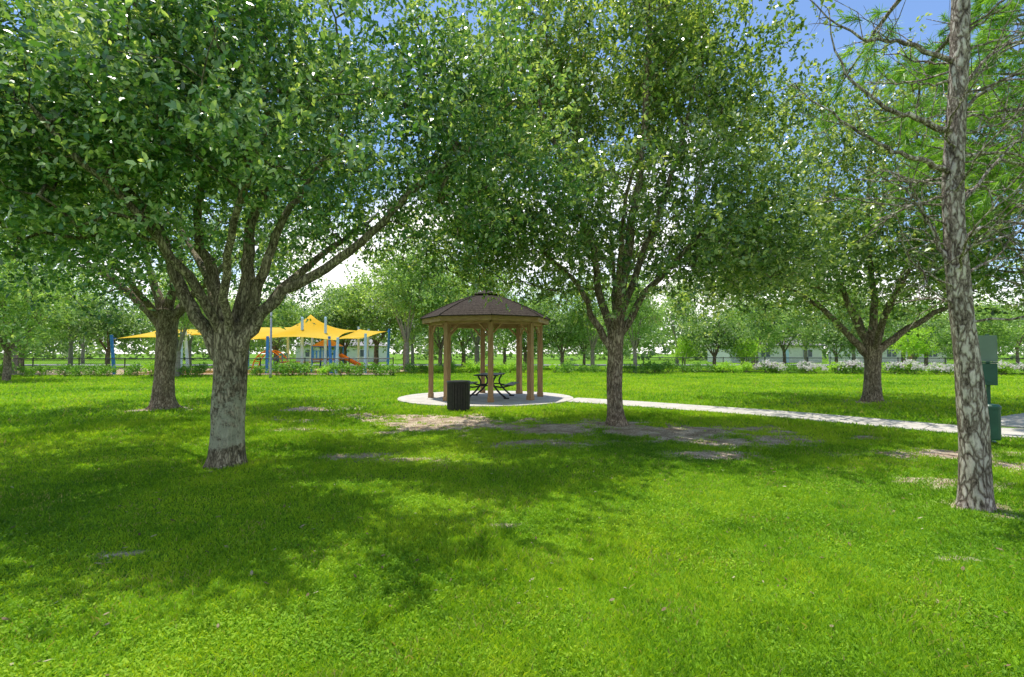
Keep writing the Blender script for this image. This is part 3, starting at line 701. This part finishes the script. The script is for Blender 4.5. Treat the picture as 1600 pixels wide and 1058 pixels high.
part("rafter", bl.mesh("rafter", M_wood2), gz_e)
bl = B()
for i in range(8):
    p, q = octp(Re, ze-.03, i), octp(Re, ze-.03, i+1); d = q-p
    bl.box((p+q)/2, (d.length+.02, .04, .17), rz=math.atan2(d.y, d.x))
part("fascia", bl.mesh("fascia", M_wood2), gz_e, bevel=.006)
nc = 18; RR = Re+.07
def prof(f):
    R = RR*(1-f); z = ze+.06+(za-ze)*(1.4*f-.4*f*f); return R, z
bl = B(); rs = np.random.RandomState(4); ns = 6
for c in range(nc):
    R0, zz0 = prof(c/nc); R1, zz1 = prof((c+1)/nc); dz = .03 if c == 0 else .006
    for i in range(8):
        for s in range(ns):     # single tabs with small lifts, so courses look laid by hand
            f0, f1 = s/ns, (s+1)/ns; lift = .002+.003*rs.rand()
            A0, A1 = octp(R0+.006, zz0+lift, i), octp(R0+.006, zz0+lift, i+1); D0, D1 = octp(R1+.003, zz1+.001, i), octp(R1+.003, zz1+.001, i+1)
            bl.poly([A0.lerp(A1, f0), A0.lerp(A1, f1), D0.lerp(D1, f1), D0.lerp(D1, f0)])
            B0, B1 = octp(R0+.005, zz0-dz, i), octp(R0+.005, zz0-dz, i+1)
            bl.poly([B0.lerp(B1, f0), B0.lerp(B1, f1), A0.lerp(A1, f1), A0.lerp(A1, f0)])
for i in range(8):
    P = []
    for k in range(13):
        R_, z_ = prof(k/12); P.append(octp(R_+.005, z_+.002, i))
    for k in range(12): bl.tube([P[k], P[k+1]+Vector((0,0,.004))], .024, 5)
part("roof", bl.mesh("roof", M_shingle), gz_e)
bl = B()
for k in range(8):      # small raised cap over the peak
    bl.poly([octp(.46, za-.12, k), octp(.46, za-.12, k+1), octp(.46, za-.0, k+1), octp(.46, za-.0, k)])
    bl.poly([octp(.52, za-.01, k), octp(.52, za-.01, k+1), (0,0,za+.17)])
part("roof_cap", bl.mesh("roof_cap", M_shingle), gz_e)
# picnic table
pt = top("picnic_table", (-.72, 17.0, Z0), "black metal picnic table with attached benches under gazebo", "picnic table", rz=math.radians(82))
bl = B()
for k in range(7): bl.box((0, -.33+k*.11, .76), (1.8, .085, .03))
bl.box((-.6, 0, .735), (.04, .74, .03)); bl.box((.6, 0, .735), (.04, .74, .03))
part("table_top", bl.mesh("table_top", M_black), pt, bevel=.006)
for s in (-1, 1):
    bl = B()
    for k in range(3): bl.box((0, s*(.62+k*.1), .45), (1.8, .08, .03))
    bl.box((-.6, s*.72, .43), (.04, .28, .02)); bl.box((.6, s*.72, .43), (.04, .28, .02))
    part("bench", bl.mesh("bench", M_black), pt, bevel=.006)
for s in (-.6, .6):
    bl = B()
    for q in (-1, 1):
        bl.tube(catmull([(s, q*.28, .72), (s, q*.2, .5), (s, q*.36, .25), (s, q*.62, .02)], 5), .03, 7)
        bl.tube(catmull([(s, q*.24, .4), (s, q*.5, .37), (s, q*.74, .43)], 5), .026, 7)
        bl.tube([(s, q*.55, .02), (s, q*.72, .02)], .025, 7)
    bl.tube([(s, -.22, .42), (s, .22, .42)], .022, 7)
    part("leg", bl.mesh("leg", M_black, smooth=True), pt)

# ------------------------------------------------------------------ trash bin
tb = top("trash_bin", (-1.38, 13.25, 0), "black slatted round trash bin standing on the lawn", "trash bin")
bl = B()
for k in range(26):
    a_ = k*2*math.pi/26
    bl.box((.285*math.cos(a_), .285*math.sin(a_), .4), (.018, .055, .66), rz=a_)
part("slats", bl.mesh("slats", M_blackpl), tb, bevel=.004)
bl = B()
for z in (.07, .4, .73): bl.tube([(0,0,z-.02), (0,0,z+.02)], .272, 28)
bl.tube([(0,0,.05), (0,0,.72)], .25, 24); bl.tube([(0,0,0), (0,0,.05)], .2, 20)
part("liner", bl.mesh("liner", M_black), tb)
bl = B(); bl.tube([(0,0,.74),(0,0,.76),(0,0,.79),(0,0,.80)], [.3,.315,.3,.17], 28); bl.tube([(0,0,.8),(0,0,.801),(0,0,.77)], [.17,.15,.15], 28)
part("rim", bl.mesh("rim", M_black, smooth=False), tb)

# ------------------------------------------------------------------ pet waste station
ps = top("pet_waste_station", (8.0, 8.62, 0), "green pet waste station with bag box and bin on post", "pet waste station", rz=math.radians(-35))
bl = B(); bl.box((0, .0, .9), (.05, .05, 1.84)); bl.box((0, 0, .02), (.16, .16, .03)); part("post", bl.mesh("post", M_green), ps, bevel=.005)
bl = B(); bl.box((0, -.035, 1.58), (.24, .012, .44)); part("sign_panel", bl.mesh("sign_panel", M_greenlt), ps, bevel=.003)
bl = B(); bl.box((0, -.085, 1.15), (.2, .12, .36)); bl.box((0, -.09, 1.345), (.22, .14, .02)); bl.tube([(0,-.145,1.03),(0,-.155,1.03)], .03, 12)
part("bag_dispenser", bl.mesh("bag_dispenser", M_green), ps, bevel=.012)
bl = B(); bl.tube([(0,-.16,.08),(0,-.16,.1),(0,-.16,.56),(0,-.16,.58)], [.11,.12,.125,.125], 20); bl.tube([(0,-.16,.581),(0,-.16,.63),(0,-.16,.66)], [.135,.135,.1], 20); bl.box((0,-.035,.3),(.08,.03,.3))
part("bin", bl.mesh("bin", M_green), ps, bevel=.004)

# ------------------------------------------------------------------ fences
def fence(p0, p1, label):
    p0 = Vector((*p0, 0)); p1 = Vector((*p1, 0)); d = p1-p0; Lf = d.length
    e = top("fence", p0, label, "fence", rz=math.atan2(d.y, d.x)); n = int(Lf/2.8); H = 1.15
    bl = B(); bl.tube([(0,0,H),(Lf,0,H)], .028, 6); bl.tube([(0,0,.08),(Lf,0,.08)], .015, 5); part("rail", bl.mesh("rail", M_black), e)
    bl = B(); bl.tube([(0,0,0),(0,0,H+.03)], .035, 8); bl.tube([(0,0,H+.03),(0,0,H+.08)], [.042,.01], 8); pm = bl.mesh("post", M_black)
    for i in range(n+1):
        o = part("post", pm, e); o.location = (Lf*i/n, 0, 0)
    q = []
    sp = .13; w = .005
    k = np.arange(-H, Lf, sp)
    for sgn in (1, -1):
        for a_ in k:
            x0, x1 = (a_, a_+H)
            z0, z1 = (.06, H-.02) if sgn > 0 else (H-.02, .06)
            if x0 < 0 or x1 > Lf: continue
            q.append([(x0-w, .004*sgn, z0), (x0+w, .004*sgn, z0), (x1+w, .004*sgn, z1), (x1-w, .004*sgn, z1)])
    part("wire_mesh", poly_mesh("wire_mesh", [np.array(q)], M_black), e)
fence((-46, 33), (-8, 34.5), "low black chain-link fence around the playground")
fence((10.5, 41), (46, 34), "black chain-link fence along the park boundary")

# shrubs
def shrub_mesh(seed, leafm, n=1500, w=.8, h=.9, size=.1):
    rs = np.random.RandomState(seed); C = env_points([((0,0,h*.5),(w,w*.7,h*.5))], 30, .05, seed, mind=.16, voids=0, ub=.6)
    g, sh = leaves(C, (0,0,.1), max(2, n//len(C)//6), 6, .3, size, seed=seed, hexa=False, tw=.16, wid=.28)
    bl = B()
    for i in range(7): 
        c = C[i]; bl.tube([(0,0,-.02), tuple(c*.5), tuple(c)], [.02,.012,.006], 5)
    return bl.mesh("stem", M_bark2), poly_mesh("foliage", [g], leafm, [sh])
M_shrub = leafmat("shrub_leaf", (.05,.13,.02), (.15,.32,.035), (.36,.55,.08), rough=.45, trans=.35)
S = [shrub_mesh(200, M_shrub), shrub_mesh(201, M_shrub, w=.9, h=.8), shrub_mesh(202, M_lime, w=.65, h=.65)]
fl = leafmat("pale_blossom", (.55,.48,.45), (.72,.66,.64), (.88,.84,.8), rough=.6, trans=.3, tcol=(1,1,1))
Cb = env_points([((0,0,.42),(.8,.6,.4))], 30, .2, 77, mind=.14, voids=0, ub=.3)
gb, sb = leaves(Cb, (0,0,.1), 8, 4, .25, .09, seed=6, hexa=False, tw=.12, wid=.4); BL = poly_mesh("blossom", [gb], fl, [sb])
rs = np.random.RandomState(8)
def shrub(x, y, v, s, g_, l_, bloom=False):
    e = top("shrub", (x, y, 0), l_, "shrub", rz=x*3.1, group=g_, scale=s); part("stem", S[v][0], e); part("foliage", S[v][1], e)
    if bloom: part("blossom", BL, e)
for i in range(34):
    x = -45+i*1.12+rs.rand()*.5
    if -35.5 < x < -34: continue
    shrub(x, 32.1+(x+46)*.04+rs.rand()*.5, int(rs.choice([0,1,1,0,2])), .65+.4*rs.rand(), "shrubs along the playground fence", "rounded green shrub beside the chain-link fence")
for i in range(36):
    t = i/36; x = 11+t*33+rs.rand()*.7; y = 41-(x-10.5)*.197-.9-rs.rand()*.5; bm = (i % 3 != 1) and x > 17
    shrub(x, y, int(rs.choice([0,1,2])), .65+.35*rs.rand(), "shrubs along the boundary fence", "low shrub with pale blossoms in front of fence" if bm else "low green shrub planted in front of fence", bm)
for i in range(18):
    x = -8+i*1.1+rs.rand()*.5; shrub(x, 38+rs.rand()*1.5, int(rs.choice([0,1,2])), .65+.3*rs.rand(), "shrubs at the far lawn edge", "green shrub at the far edge of lawn")

# ------------------------------------------------------------------ playground
def sail(corners, peak=None, sag=.3, n=16):
    a_, b_, c_, d_ = [Vector(c) for c in corners]; P = []
    for i in range(n+1):
        u = i/n; row = []
        for j in range(n+1):
            v = j/n
            cu, cv = .5+(u-.5)*(1-.14*math.sin(math.pi*v)), .5+(v-.5)*(1-.14*math.sin(math.pi*u))
            p = (a_*(1-cu)+b_*cu)*(1-cv)+(d_*(1-cu)+c_*cu)*cv
            if peak:
                r_ = math.hypot(u-.5, v-.5); p.z += peak*(math.exp(-r_*3.0)-.09)
            else: p.z -= sag*math.sin(math.pi*u)*math.sin(math.pi*v)
            row.append(p)
        P.append(row)
    return P
def shade(corners, peak, label, mat_posts, masts=()):
    c0 = sum((Vector(c) for c in corners), Vector())/4; o = Vector((c0.x, c0.y, 0))
    e = top("shade_sail", o, label, "shade sail", group="yellow shade sails over the playground")
    cs = [Vector(c)-o for c in corners]
    bl = B(); bl.grid(sail(cs, peak)); part("canopy", bl.mesh("canopy", M_sail, smooth=True), e)
    for i, c in enumerate(cs):
        out_ = Vector((c.x, c.y, 0)).normalized(); bl = B()
        bl.tube([(c.x+out_.x*.1, c.y+out_.y*.1, 0), (c.x+out_.x*.35, c.y+out_.y*.35, c.z+.25)], [.12,.1], 12)
        bl.tube([(c.x+out_.x*.33, c.y+out_.y*.33, c.z+.05), (c.x, c.y, c.z)], .02, 5)
        part("post", bl.mesh("post", mat_posts[i % 2], smooth=False), e)
    for mx_, my_, mz_ in masts:
        bl = B(); bl.tube([(mx_-o.x, my_-o.y, 0), (mx_-o.x, my_-o.y, mz_)], [.12,.1], 12); bl.tube([(mx_-o.x, my_-o.y, mz_), (mx_-o.x, my_-o.y, mz_+.12)], [.11,.05], 12)
        part("mast", bl.mesh("mast", M_bluelt), e)
shade([(-28.2,36.5,2.55),(-23.6,36.5,2.75),(-23.6,45,3.7),(-31.0,45,3.6)], None, "flat yellow shade sail on blue steel posts", (M_blue, M_bluelt))
shade([(-24.2,38.5,2.9),(-18.2,38,2.5),(-18.2,46,3.9),(-24.2,47,3.9)], None, "twisted yellow shade sail between blue posts", (M_bluelt, M_blue))
shade([(-19.6,37.5,2.4),(-12.9,37.5,2.4),(-12.9,45,3.4),(-19.6,45,3.4)], 1.9, "peaked yellow shade canopy over play tower", (M_bluelt, M_bluelt), masts=((-16.2,39.5,4.2),(-14.4,39.5,4.2)))
shade([(-13.4,38.2,2.5),(-10.9,38.0,2.7),(-10.9,44.6,3.4),(-13.4,44.8,3.6)], None, "small yellow shade sail at playground edge", (M_blue, M_bluelt))
pl = top("play_structure", (-14.6, 40.6, 0), "blue play tower with brown roof and orange slide", "playground equipment")
bl = B()
for sx in (-.9, .9):
    for sy in (-.9, .9): bl.tube([(sx,sy,0),(sx,sy,2.1)], .07, 8)
for q in (-.9, .9):
    bl.tube([(-.9,q,2.04),(.9,q,2.04)], .05, 6); bl.tube([(q,-.9,2.04),(q,.9,2.04)], .05, 6)
part("post_frame", bl.mesh("post_frame", M_blue), pl)
bl = B(); bl.box((0,0,1.0),(1.9,1.9,.08)); bl.box((-2.2,0,.8),(2.6,1.6,.08)); part("deck", bl.mesh("deck", M_red), pl)
bl = B()
for k in range(4): bl.poly([(1.25*math.cos(k*math.pi/2+.785)*1.1,1.25*math.sin(k*math.pi/2+.785)*1.1,2.05),(1.25*math.cos((k+1)*math.pi/2+.785)*1.1,1.25*math.sin((k+1)*math.pi/2+.785)*1.1,2.05),(0,0,2.75)])
part("roof", bl.mesh("roof", M_red), pl)
bl = B(); P = []
for i in range(13):
    t = i/12; x = .95+2.1*t; z = 1.05*(1-t)**1.15+.22; P.append([(x,-.35,z+.25),(x,-.32,z),(x,.32,z),(x,.35,z+.25)])
bl.grid(P); part("slide", bl.mesh("slide", M_orange, smooth=True), pl)
bl = B()
for k in range(7): bl.box((-.8+k*.27,-.93,1.35),(.12,.04,.6))
bl.box((0,-.93,1.68),(1.9,.05,.06)); part("railing", bl.mesh("railing", M_blue), pl)
bl = B()
for k in range(5): bl.box((-3.5-k*.22,0,.75-.16*k),(.24,.9,.05))
for q in (-.45,.45): bl.tube([(-3.4,q,1.5),(-4.5,q,.8)], .03, 6); bl.tube([(-3.4,q,.8),(-3.4,q,1.5)], .03, 6); bl.tube([(-4.5,q,0),(-4.5,q,.8)], .03, 6)
part("steps", bl.mesh("steps", M_blue), pl)
pl2 = top("play_arch_climber", (-19.5, 41.5, 0), "orange and yellow climbing arch with rungs", "playground equipment")
bl = B()
for q in (-.5, .5): bl.tube([(1.3*math.cos(a_), q, 1.7*math.sin(a_)) for a_ in np.linspace(0, math.pi, 15)], .05, 7)
for a_ in np.linspace(.2, math.pi-.2, 10): bl.tube([(1.3*math.cos(a_), -.5, 1.7*math.sin(a_)), (1.3*math.cos(a_), .5, 1.7*math.sin(a_))], .03, 6)
part("rungs", bl.mesh("rungs", M_orange, smooth=True), pl2)

# ------------------------------------------------------------------ houses
def house(x, y, w, d, rz, label, i):
    e = top("house", (x, y, 0), label, "house", rz=rz, group="houses beyond the park"); H = 2.8
    bl = B(); bl.box((0,0,H/2),(w,d,H)); part("wall", bl.mesh("wall", M_wall), e)
    bl = B(); ov = .5; rh = 1.9
    A = [(-w/2-ov,-d/2-ov,H),(w/2+ov,-d/2-ov,H),(w/2+ov,d/2+ov,H),(-w/2-ov,d/2+ov,H)]; r1, r2 = (-w/2+d/2,0,H+rh), (w/2-d/2,0,H+rh)
    bl.poly([A[0],A[1],r2,r1]).poly([A[2],A[3],r1,r2]).poly([A[1],A[2],r2]).poly([A[3],A[0],r1]).poly([(p[0],p[1],H+.002) for p in A])
    bl.box((0,-d/2-ov,H-.06),(w+2*ov,.06,.16)); part("roof", bl.mesh("roof", M_roof), e)
    for xx in (-w*.33, -w*.12, w*.34):
        bl = B(); bl.box((xx,-d/2-.02,1.5),(1.5,.05,1.2)); o = part("window", bl.mesh("window", M_glass), e)
        bl = B()
        for dx in (-.79,.79,0): bl.box((xx+dx,-d/2-.05,1.5),(.07,.06,1.34))
        bl.box((xx,-d/2-.055,2.13),(1.6,.06,.08)); bl.box((xx,-d/2-.055,.87),(1.6,.06,.08))
        part("frame", bl.mesh("frame", M_white), o)
    bl = B(); bl.box((w*.1,-d/2-.02,1.05),(1.0,.06,2.1)); part("door", bl.mesh("door", M_red if i % 2 else M_bluelt), e)
for i, (x, y, w, rz) in enumerate([(42,86,15,.05),(64,88,14,-.05),(-30,92,14,0)]):
    house(x, y, w, 8.5, rz, "single-storey pale stucco house with grey hip roof", i)

# street lamps
bl = B(); bl.tube([(0,0,0),(0,0,.3),(0,0,5.2)], [.1,.07,.05], 10); bl.tube(catmull([(0,0,5.1),(.3,0,5.5),(.9,0,5.55)], 5), .035, 8); lm1 = bl.mesh("pole", M_steel, smooth=True)
bl = B(); bl.box((1.15,0,5.53),(.55,.22,.1)); bl.box((1.2,0,5.46),(.4,.16,.04)); lm2 = bl.mesh("lamp_head", M_steel)
for x, y, rz in ((-14.6,31.0,.3),(1.5,60,0),(28,62,0),(-33,60,0),(36,58,2)):
    e = top("street_lamp", (x, y, 0), "grey street lamp with short curved arm", "street lamp", rz=rz, group="street lamps"); part("pole", lm1, e); part("lamp_head", lm2, e)

# ------------------------------------------------------------------ light, sky
w = bpy.data.worlds.new("World"); scene.world = w; w.use_nodes = True; nt = w.node_tree; nt.nodes.clear(); L = nt.links.new
out = nt.nodes.new("ShaderNodeOutputWorld")
sky = N(nt, "ShaderNodeTexSky"); sky.sky_type = 'NISHITA'; sky.sun_disc = False; sky.sun_elevation = EL; sky.sun_rotation = AZ; sky.dust_density = .3; sky.ozone_density = 1.6
sm = N(nt, "ShaderNodeMix", data_type='RGBA', blend_type='MULTIPLY'); sm.inputs[0].default_value = 1; sm.inputs[7].default_value = (1.15,1.25,1.4,1); L(sky.outputs[0], sm.inputs[6])
b1 = N(nt, "ShaderNodeBackground"); b1.inputs[1].default_value = .15; L(sm.outputs[2], b1.inputs[0])
b2 = N(nt, "ShaderNodeBackground"); b2.inputs[0].default_value = (1,.98,.95,1); b2.inputs[1].default_value = 1.8
tc = N(nt, "ShaderNodeTexCoord"); mp = N(nt, "ShaderNodeMapping"); mp.inputs["Scale"].default_value = (1,1,2.6); L(tc.outputs["Generated"], mp.inputs[0])
no = N(nt, "ShaderNodeTexNoise"); no.inputs["Scale"].default_value = 2.2; no.inputs["Detail"].default_value = 8; L(mp.outputs[0], no.inputs["Vector"])
sp = N(nt, "ShaderNodeSeparateXYZ"); L(tc.outputs["Generated"], sp.inputs[0])
mr = N(nt, "ShaderNodeMapRange"); mr.inputs[1].default_value = 0; mr.inputs[2].default_value = .45; mr.inputs[3].default_value = .2; mr.inputs[4].default_value = -.06; L(sp.outputs[2], mr.inputs[0])
ad = N(nt, "ShaderNodeMath", operation='ADD'); L(no.outputs["Fac"], ad.inputs[0]); L(mr.outputs[0], ad.inputs[1])
m2 = N(nt, "ShaderNodeMapRange"); m2.inputs[1].default_value = .5; m2.inputs[2].default_value = .66; L(ad.outputs[0], m2.inputs[0])
ms = N(nt, "ShaderNodeMixShader"); L(m2.outputs[0], ms.inputs[0]); L(b1.outputs[0], ms.inputs[1]); L(b2.outputs[0], ms.inputs[2]); L(ms.outputs[0], out.inputs[0])
sd = bpy.data.lights.new("sun", 'SUN'); sd.energy = 5; sd.angle = math.radians(.53); sd.color = (1, .96, .88)
so = bpy.data.objects.new("sun", sd); COL.objects.link(so)
so.rotation_euler = Vector(SUND).to_track_quat('Z', 'Y').to_euler(); so.location = (0, 0, 30)

cam = bpy.data.cameras.new("camera"); cam.lens = 18; cam.sensor_width = 36; cam.clip_end = 3000; cam.clip_start = .05
co = bpy.data.objects.new("camera", cam); COL.objects.link(co); co.location = (0, 0, CAMH)
co.rotation_euler = (math.radians(90+1.65), 0, 0); scene.camera = co
scene.view_settings.view_transform = 'Standard'; scene.view_settings.look = 'None'; scene.view_settings.exposure = 0
